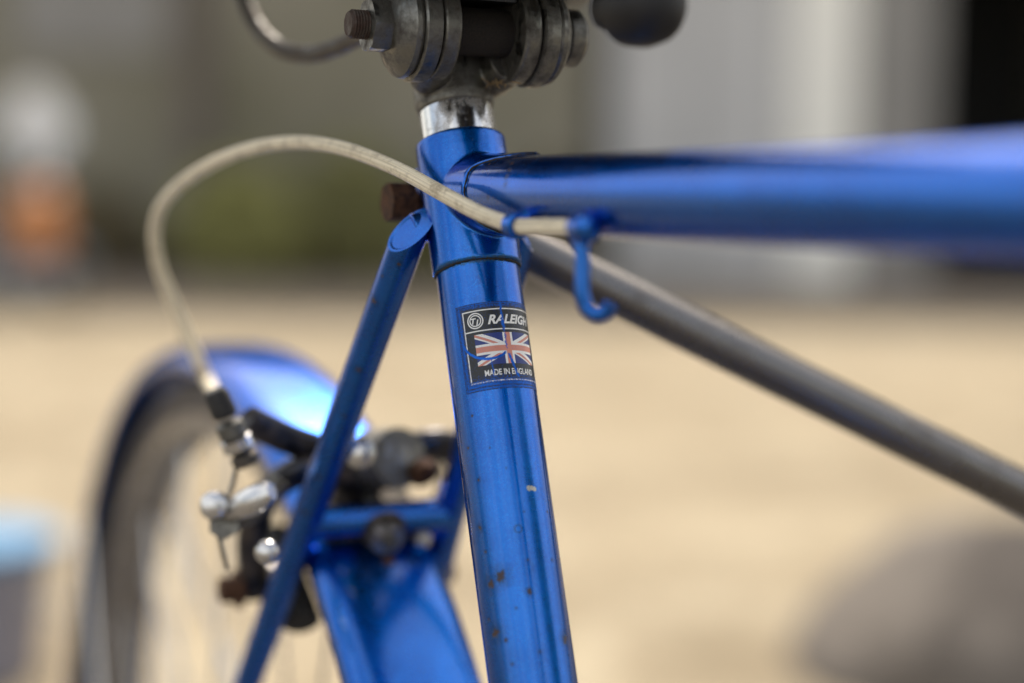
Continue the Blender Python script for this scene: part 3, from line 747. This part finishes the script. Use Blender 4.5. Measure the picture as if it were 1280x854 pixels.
print_faces('flag_saltire', [ext((fx0, fy0), (fx1, fy1), 2.3)], .090, D['white'])
print_faces('flag_saltire', [ext((fx0, fy1), (fx1, fy0), 2.3)], .094, D['white'])
print_faces('flag_saltire', [ext((fx0, fy0 + .3), (fx1, fy1 + .3), .8)], .098, D['red'])
print_faces('flag_saltire', [ext((fx0, fy1 + .3), (fx1, fy0 + .3), .8)], .102, D['red'])
print_faces('flag_cross', [rect(fx0, fcy - 1.75, fx1, fcy + 1.75), rect(fcx - 1.75, fy0, fcx + 1.75, fcy - 1.75), rect(fcx - 1.75, fcy + 1.75, fcx + 1.75, fy1)], .106, D['white'])
print_faces('flag_cross', [rect(fx0, fcy - .95, fx1, fcy + .95), rect(fcx - .95, fy0, fcx + .95, fcy - .95), rect(fcx - .95, fcy + .95, fcx + .95, fy1)], .112, D['red'])

# ------------------------------------------------------------------ grey pole leaning behind the frame
pa, pb = P(640, 303, 640), P(1240, 598, 645); pd = (pb - pa).normalized()
foot_t = (-S_H * 1000 + 9 - pa.z) / pd.z
M['pole'] = metal('brushed_grey_pole', (.19, .18, .17), .27, dirt=(.05, .042, .035), dirt_amt=.12, scale=14, rust=.0, bump=.08)
pole = tube('leaning_pole', [pa - pd * 6 + pd * (foot_t + 6) * i / 20 for i in range(21)], 8.9, M['pole'], None, 40)
tag(pole, 'grey metal pole sloping down to the right from behind the blue seat tube', 'pole')

# ------------------------------------------------------------------ the place
def G(px, dist):      # ground point under image column px at a horizontal distance (m)
    d = (VH + RH * ((px - 640) / FPX)) * dist; return Vector((CAM.x / 1000 + d.x, CAM.y / 1000 + d.y, 0))
BR_ANG = math.atan2(VH.y, VH.x) - PI / 2      # local x to the viewer's right, y away
def ground():
    t = NT('sandy_yard_ground')
    n = t.noise(.35, 6, .6); f = t.noise(60, 5, .7); g = t.vor(90)
    c = t.mix(t.mapr(n, .3, .7), (.232, .186, .116), (.305, .252, .168)); c = t.mix(t.math('MULTIPLY', t.mapr(f, .35, .7), .35), c, (.17, .135, .095))
    c = t.mix(t.math('MULTIPLY', t.mapr(t.noise(1.3, 5, .7), .46, .62), .75), c, (.165, .13, .082))
    c = t.mix(t.math('MULTIPLY', t.mapr(t.noise(2.3, 4, .7, dist=1), .52, .64), .6), c, (.40, .345, .245))
    c = t.mix(t.math('MULTIPLY', t.mapr(g, .25, .05), .3), c, (.40, .35, .28))
    t.p('Base Color', c); t.p('Roughness', .95); t.p('Specular IOR Level', .2)
    t.t.links.new(t.bump(t.math('ADD', f, g), .5, .006), t.b.inputs['Normal'])
    n = 60; V_, F_ = [], []
    xs = [math.copysign(abs(k / (n / 2)) ** 3, k) * 300 for k in range(-n // 2, n // 2 + 1)]
    for x in xs:
        for y in xs: V_.append((x, y, 0))
    m_ = n + 1
    for i in range(n):
        for j in range(n): F_.append((i * m_ + j, (i + 1) * m_ + j, (i + 1) * m_ + j + 1, i * m_ + j + 1))
    o = link('ground', mesh('ground', V_, F_, mm=False), t.m); tag(o, kind='structure')
    o['label'] = 'sunlit sandy yard ground under and behind the bicycle'
ground()

M['house_shade'] = plain('house_shade_brown', (.13, .105, .078), (.20, .16, .12), .95, 1.2, bd=.01)  # strip darker than the sand: the house's shade deepened in its colour
pv = []
for a_, b_ in ((-26, 12.9), (36, 12.9), (36, 30), (-26, 30)):
    q = RH * a_ + VH * b_; pv.append((CAM.x / 1000 + q.x, CAM.y / 1000 + q.y))
bm = bmesh.new(); lo = [bm.verts.new((x, y, -.02)) for x, y in pv]; hi = [bm.verts.new((x, y, .006)) for x, y in pv]
bm.faces.new(lo[::-1]); bm.faces.new(hi)
for k in range(4): bm.faces.new((lo[k], lo[(k + 1) % 4], hi[(k + 1) % 4], hi[k]))
me = bpy.data.meshes.new('shade_strip'); bm.to_mesh(me); bm.free()
tag(link('shade_strip', me, M['house_shade'], smooth=False), 'strip coloured dark for the shade along the foot of the house wall', kind='structure')

M['apron'] = plain('bounce_cutting_dark', (.07, .061, .050), (.11, .096, .079), .9, 40, bump=.6, bd=.004)  # unseen dark ground, added to cut sunlight bounced up onto the frame
pv = []
for a_, b_ in ((-9, 2.3), (-9, -14), (14, -14), (14, 2.3)):
    q = RH * a_ + VH * b_; pv.append((CAM.x / 1000 + q.x, CAM.y / 1000 + q.y))
bm = bmesh.new(); lo = [bm.verts.new((x, y, -.02)) for x, y in pv]; hi = [bm.verts.new((x, y, .006)) for x, y in pv]
bm.faces.new(lo[::-1]); bm.faces.new(hi)
for k in range(4): bm.faces.new((lo[k], lo[(k + 1) % 4], hi[(k + 1) % 4], hi[k]))
me = bpy.data.meshes.new('dark_apron'); bm.to_mesh(me); bm.free()
tag(link('dark_apron', me, M['apron'], smooth=False), 'unseen driveway the bicycle stands on', kind='structure')

house = empty('house', G(640, 19.4), BR_ANG)
tag(house, 'shaded grey house wall with pale door panels and a dark doorway across the yard', 'house')
M['render'] = plain('stained_render', (.13, .12, .07), (.31, .285, .225), .9, .35, bd=.01)
M['panel'] = plain('pale_painted_panel', (.46, .455, .44), (.54, .53, .51), .6, 1.2, bd=.004)
M['panel2'] = plain('white_painted_panel', (.88, .85, .76), (.90, .88, .79), .6, 1.2, bd=.004)
M['greyp'] = plain('grey_door_panel', (.22, .21, .19), (.28, .265, .24), .6, 1.2, bd=.004)
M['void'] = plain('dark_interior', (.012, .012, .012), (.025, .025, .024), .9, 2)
M['brownp'] = plain('brown_plinth', (.10, .085, .07), (.16, .13, .11), .9, 2, bd=.01)
M['roof'] = plain('dark_roof', (.06, .045, .04), (.10, .07, .06), .9, 3)
def hb(name, x0, x1, y, d, z0, z1, mat, parent=house):
    v, f = box_data(((x0 + x1) / 2, y + d / 2, (z0 + z1) / 2), x1 - x0, d, z1 - z0)
    return link(name, mesh(name, v, f, mm=False), mat, parent, smooth=False)
K = 19.4 / FPX
def X(px): return (px - 640) * K
hb('wall', X(-900), X(735), 0, 6, 0, 9.6, M['render'])
hb('wall', X(1180) + 2.6, X(2400), 0, 6, 0, 9.6, M['render'])
hb('wall', X(735), X(1180) + 2.6, 0, 6, 5.2, 9.6, M['render'])
hb('wall', X(735), X(1180) + 2.6, 5, 1, 0, 5.2, M['void'])
hb('roof', X(-960), X(2460), -.6, 7.2, 9.602, 10.0, M['roof'])
hb('plinth', X(-900), X(735), -.09, .087, 0, .35, M['brownp'])
hb('door_frame', X(735), X(756), -.05, .2, 0, 5.2, M['void'])
hb('door_panel', X(757), X(862), .10, .08, 0.02, 5.2, M['panel'])
hb('door_panel', X(867), X(982), .16, .08, 0.02, 5.2, M['panel'])
hb('door_panel', X(984), X(1066), .10, .08, 0.02, 5.2, M['panel2'])
hb('door_panel', X(1070), X(1168), .22, .08, 0.02, 5.2, M['greyp'])
hb('downpipe', X(232), X(262), -.22, .16, 0, 9.5, M['brownp'])
hb('window_frame', X(20), X(210), -.04, .12, 2.6, 4.6, M['greyp'])

# bushes in front of the wall
def bush(name, c, rx, ry, h, n, cols, seed, label, leaf=.05):
    rnd = random.Random(seed); V_, F_ = [], []
    root = empty(name, c); tag(root, label, 'bush', 'bushes along the house wall')
    for i in range(n):
        while True:
            a, b, z = rnd.uniform(-1, 1), rnd.uniform(-1, 1), rnd.uniform(0, 1)
            rr = a * a + b * b + ((z - .45) / .6) ** 2
            lump = .75 + .25 * math.sin(a * 7 + seed) * math.cos(b * 6 + z * 5)
            if rr < lump and rr > .25 * rnd.random(): break
        p = Vector((a * rx, b * ry, z * h)); s = leaf * rnd.uniform(.6, 1.4)
        u = Vector((rnd.gauss(0, 1), rnd.gauss(0, 1), rnd.gauss(0, .6))).normalized(); w = u.cross(Vector((rnd.gauss(0, 1), rnd.gauss(0, 1), rnd.gauss(0, 1)))).normalized()
        k = len(V_); V_ += [p - u * s, p + w * s * .4, p + u * s, p - w * s * .4]; F_.append((k, k + 1, k + 2, k + 3))
    me = mesh('foliage', V_, F_, mm=False); o = link('foliage', me, cols, root, smooth=False)
    for k in range(5):
        a = rnd.uniform(0, 6.28)
        v, f, _ = tube_data([(0, 0, 0), (math.cos(a) * rx * .3, math.sin(a) * ry * .3, h * .4), (math.cos(a) * rx * .6, math.sin(a) * ry * .6, h * .75)], [.03, .02, .01], 6)
        link('stem', mesh('stem', v, f, mm=False), M['bark'], root)
M['bark'] = plain('bark', (.06, .045, .03), (.11, .08, .055), .9, 30)
def leafmat(name, a, b):
    t = NT(name); n = t.noise(3, 3, .6); t.p('Base Color', t.mix(t.mapr(n, .35, .65), a, b)); t.p('Roughness', .6); return t.m
M['leaf1'] = leafmat('olive_leaves', (.26, .26, .07), (.36, .34, .12)); M['leaf2'] = leafmat('dark_leaves', (.19, .19, .06), (.28, .26, .10)); M['leaf3'] = leafmat('dry_leaves', (.10, .08, .035), (.16, .125, .06))
bush('bush', G(300, 17.9), 1.5, .8, 1.35, 2600, M['leaf1'], 1, 'broad olive bush left of the others, behind the cable loop', .07)
bush('bush', G(440, 18.1), 1.3, .8, 1.6, 2600, M['leaf2'], 2, 'darkest rounded bush, inside the cable loop near the blue stay', .07)
bush('bush', G(575, 18.4), 1.0, .7, 1.3, 1800, M['leaf1'], 4, 'middle olive bush directly behind the top of the blue seat stay', .07)
bush('bush', G(120, 18.3), 1.2, .7, 1.1, 1800, M['leaf3'], 5, 'leftmost low brownish bush beside the parked scooter', .07)
bush('bush', G(690, 18.2), .9, .7, 1.4, 1800, M['leaf3'], 3, 'low brownish bush just right of the chrome seat post', .07)

# parked scooter far left
M['scooter'] = plain('grey_blue_paint', (.17, .20, .24), (.22, .25, .29), .3, 3, bump=.05)
M['orange'] = plain('orange_paint', (.62, .24, .08), (.68, .29, .11), .35, 5, bump=.05)
M['glass'] = plain('lamp_glass', (.75, .78, .82), (.8, .83, .88), .08, 5, bump=0)
def scooter():
    r = empty('parked_scooter', G(-12, 11.3), BR_ANG + math.radians(62))
    tag(r, 'parked scooter with orange front panel and round pale windscreen, far left of the yard', 'scooter')
    def t_(n, p, rad, mat, sides=20, flat=1, cl=True):
        v, f, _ = tube_data(catmull(p, 6), rad, sides, flat=flat); return link(n, mesh(n, v, f, mm=False), mat, r, auto=40)
    def tor(n, c, R1, r1, mat):
        V_, F_ = [], []
        for i in range(40):
            a = 2 * PI * i / 40
            for k in range(12):
                b = 2 * PI * k / 12; q = R1 + r1 * math.cos(b); V_.append((c[0] + q * math.cos(a), c[1] + r1 * math.sin(b), c[2] + q * math.sin(a)))
        for i in range(40):
            for k in range(12): F_.append((i * 12 + k, ((i + 1) % 40) * 12 + k, ((i + 1) % 40) * 12 + (k + 1) % 12, i * 12 + (k + 1) % 12))
        return link(n, mesh(n, V_, F_, mm=False), mat, r)
    for x in (-.62, .62): 
        tor('tyre', (x, 0, .22), .17, .05, M['rubber']); v, f = lathe_data((x, -.04, .22), (0, 1, 0), [(0, .09), (.02, .12), (.06, .12), (.08, .09)], 30); link('wheel_rim', mesh('wheel_rim', v, f, mm=False), M['alloy'], r, auto=30)
    n = len(catmull([(0, 0, 0)] * 6, 6))
    t_('body', [(-.85, 0, .55), (-.6, 0, .55), (-.3, 0, .48), (-.05, 0, .3), (.2, 0, .22), (.42, 0, .28)], [.10, .14, .16, .18, .20, .20, .20, .20, .20, .20, .20, .2, .19, .18, .17, .16, .15, .14, .13, .12, .11, .1, .1, .1, .1, .1, .1, .1, .1, .1, .1][:31], M['scooter'])
    t_('leg_shield', [(.40, 0, .42), (.44, 0, .55), (.42, 0, .75), (.38, 0, .90)], [.12, .15, .17] + [.19] * 13 + [.17, .15, .11], M['orange'], flat=.28 if False else .9)
    t_('front_mudguard', [(.45, 0, .40), (.62, 0, .47), (.8, 0, .40), (.85, 0, .3)], [.08] * 19, M['scooter'])
    t_('seat', [(-.8, 0, .74), (-.5, 0, .78), (-.15, 0, .72), (.0, 0, .70)], [.09, .12] + [.13] * 16 + [.08], M['leather'], flat=1.0)
    t_('handlebar', [(.36, -.34, 1.02), (.34, -.15, .98), (.36, 0, .95), (.34, .15, .98), (.36, .34, 1.02)], [.025] * 25, M['rubber'])
    v, f = lathe_data((.40, 0, .98), (1, 0, -.05), [(0, .09), (.05, .11), (.08, .1), (.1, .05)], 30); link('headlamp', mesh('headlamp', v, f, mm=False), M['glass'], r, auto=40)
    v, f = lathe_data((.42, 0, 1.34), (1, 0, .25), [(0, .12), (.02, .27), (.03, .27), (.035, .12)], 36); link('windscreen', mesh('windscreen', v, f, mm=False), M['glass'], r, auto=40)
    v, f, _ = tube_data([(.40, 0, .98), (.41, 0, 1.2)], .02, 8); link('windscreen_bracket', mesh('windscreen_bracket', v, f, mm=False), M['rubber'], r)
    for s in (-1, 1):
        v, f = lathe_data((.34, s * .32, 1.28), (-.9, s * .1, .1), [(0, .05), (.01, .085), (.02, .085)], 30); link('mirror', mesh('mirror', v, f, mm=False), M['chrome'], r, auto=30)
        t_('mirror_arm', [(.35, s * .26, 1.0), (.35, s * .3, 1.15), (.34, s * .32, 1.25)], [.01] * 13, M['rubber'], 8)
scooter()

# bucket, lower left
M['pailbody'] = plain('pale_lilac_plastic', (.19, .18, .21), (.24, .23, .26), .75, 8, bump=.1)
M['pail_lid'] = plain('sky_blue_plastic', (.07, .19, .33), (.10, .23, .38), .75, 8, bump=.1)
b = empty('plastic_bucket', G(-48, 2.5), .4); b.scale = (1, 1, .72)
tag(b, 'pale grey plastic bucket with a sky blue lid at the left edge of the picture', 'bucket')
v, f = lathe_data((0, 0, 0), (0, 0, 1), [(0, .105), (.005, .11), (.15, .122), (.26, .13), (.262, .138), (.275, .138), (.277, .13), (.285, .13)], 48); link('bucket_body', mesh('bucket_body', v, f, mm=False), M['pailbody'], b, auto=40)
v, f = lathe_data((0, 0, .286), (0, 0, 1), [(0, .138), (.004, .142), (.02, .142), (.026, .136), (.028, .12)], 48); link('bucket_lid', mesh('bucket_lid', v, f, mm=False), M['pail_lid'], b, auto=40)
v, f, _ = tube_data(catmull([(.14, 0, .24), (.15, .08, .16), (.1, .15, .12), (0, .17, .1), (-.1, .15, .12), (-.15, .08, .16), (-.14, 0, .24)], 6), .004, 8); link('bucket_handle', mesh('bucket_handle', v, f, mm=False), M['alloy'], b)

# trees: one to the right whose shade reaches the lower right of the yard; others unseen, added to shape the paint's reflections
def leafy_tree(c, h_crown, rx, rz, n, seed, label, trunk_h, lean=(0, 0), leaf=.1, tr=.13):
    rnd = random.Random(seed); root = empty('tree', c); tag(root, label, 'tree')
    lx = RH * lean[0] + VH * lean[1]; top = Vector((lx.x, lx.y, 0))
    tp = catmull([(0, 0, -.1), top * .2 + Vector((.05, .03, trunk_h * .55)), top * .6 + Vector((-.03, .06, trunk_h)), top + Vector((.02, 0, h_crown))], 5)
    v, f, _ = tube_data(tp, [tr * 1.4] + [tr * (1.15 - .045 * i) for i in range(15)], 14)
    link('trunk', mesh('trunk', v, f, mm=False), M['bark'], root)
    cl = []
    for i in range(22):
        a, e, q = rnd.uniform(0, 6.28), rnd.uniform(-.8, .9), rnd.uniform(.1, .8)
        cl.append((top + Vector((math.cos(a) * rx * q * math.cos(e), math.sin(a) * rx * q * math.cos(e), h_crown + rz * q * math.sin(e))), rnd.uniform(.34, .5)))
        v, f, _ = tube_data([tp[10], tp[10] * .4 + cl[-1][0] * .6 + Vector((0, 0, .2)), cl[-1][0]], [tr * .45, tr * .25, .01], 6)
        link('limb', mesh('limb', v, f, mm=False), M['bark'], root)
    V_, F_ = [], []
    for i in range(n):
        cc, r = cl[rnd.randrange(22)]
        d = Vector((rnd.gauss(0, 1), rnd.gauss(0, 1), rnd.gauss(0, 1))).normalized() * (rnd.random() ** .4)
        p = cc + Vector((d.x * r * rx, d.y * r * rx, d.z * r * rz * 1.2)); s_ = leaf * rnd.uniform(.7, 1.4)
        u = Vector((rnd.gauss(0, 1), rnd.gauss(0, 1), rnd.gauss(0, .5))).normalized(); w = u.cross(Vector((rnd.gauss(0, 1), rnd.gauss(0, 1), rnd.gauss(0, 1)))).normalized()
        k = len(V_); V_ += [p - u * s_, p + w * s_ * .5, p + u * s_, p - w * s_ * .5]; F_.append((k, k + 1, k + 2, k + 3))
    link('crown', mesh('crown', V_, F_, mm=False), M['leaf1'] if seed % 2 else M['leaf2'], root, smooth=False)
def at(right, ahead): d = RH * right + VH * ahead; return Vector((CAM.x / 1000 + d.x, CAM.y / 1000 + d.y, 0))
TREES = [(at(6.9, 6.1), 4.4, 2.5, 1.1, 44000, 21, 'leafy tree off to the right shading the corner of the yard', 2.6, (-2.5, -.6), .14),
         (at(4.4, -8.5), 2.6, 2.4, 1.5, 6000, 26, 'leafy tree behind the viewpoint on the right', 1.4),
         (at(7.5, -2.5), 3.4, 2.3, 2.2, 6000, 25, 'leafy tree right of the viewpoint', 1.3)]
for a in TREES: leafy_tree(*a)

rk = bpy.data.meshes.new('shade_mound'); bm = bmesh.new(); bmesh.ops.create_icosphere(bm, subdivisions=5, radius=1)  # added mound; its dark colour stands in for shade on the sand
from mathutils import noise as mn
for v in bm.verts:
    n = mn.fractal(v.co * 1.3 + Vector((3, 1, 7)), 1.0, 2.0, 5) * .10 + mn.fractal(v.co * 6, 1.0, 2.0, 4) * .02
    v.co = v.co * (1 + n); v.co = Vector((v.co.x * .50, v.co.y * .62, v.co.z * .335))
bm.to_mesh(rk); bm.free()
bo = link('shade_mound', rk, plain('grey_brown_shade', (.085, .070, .056), (.145, .122, .098), .9, 9, bump=.5, bd=.006)); bo.location = G(1372, 2.66) + Vector((0, 0, -.11)); bo.rotation_euler = (0, 0, BR_ANG)
tag(bo, 'low dark boulder half buried in the sand at the lower right corner', 'shade_mound')
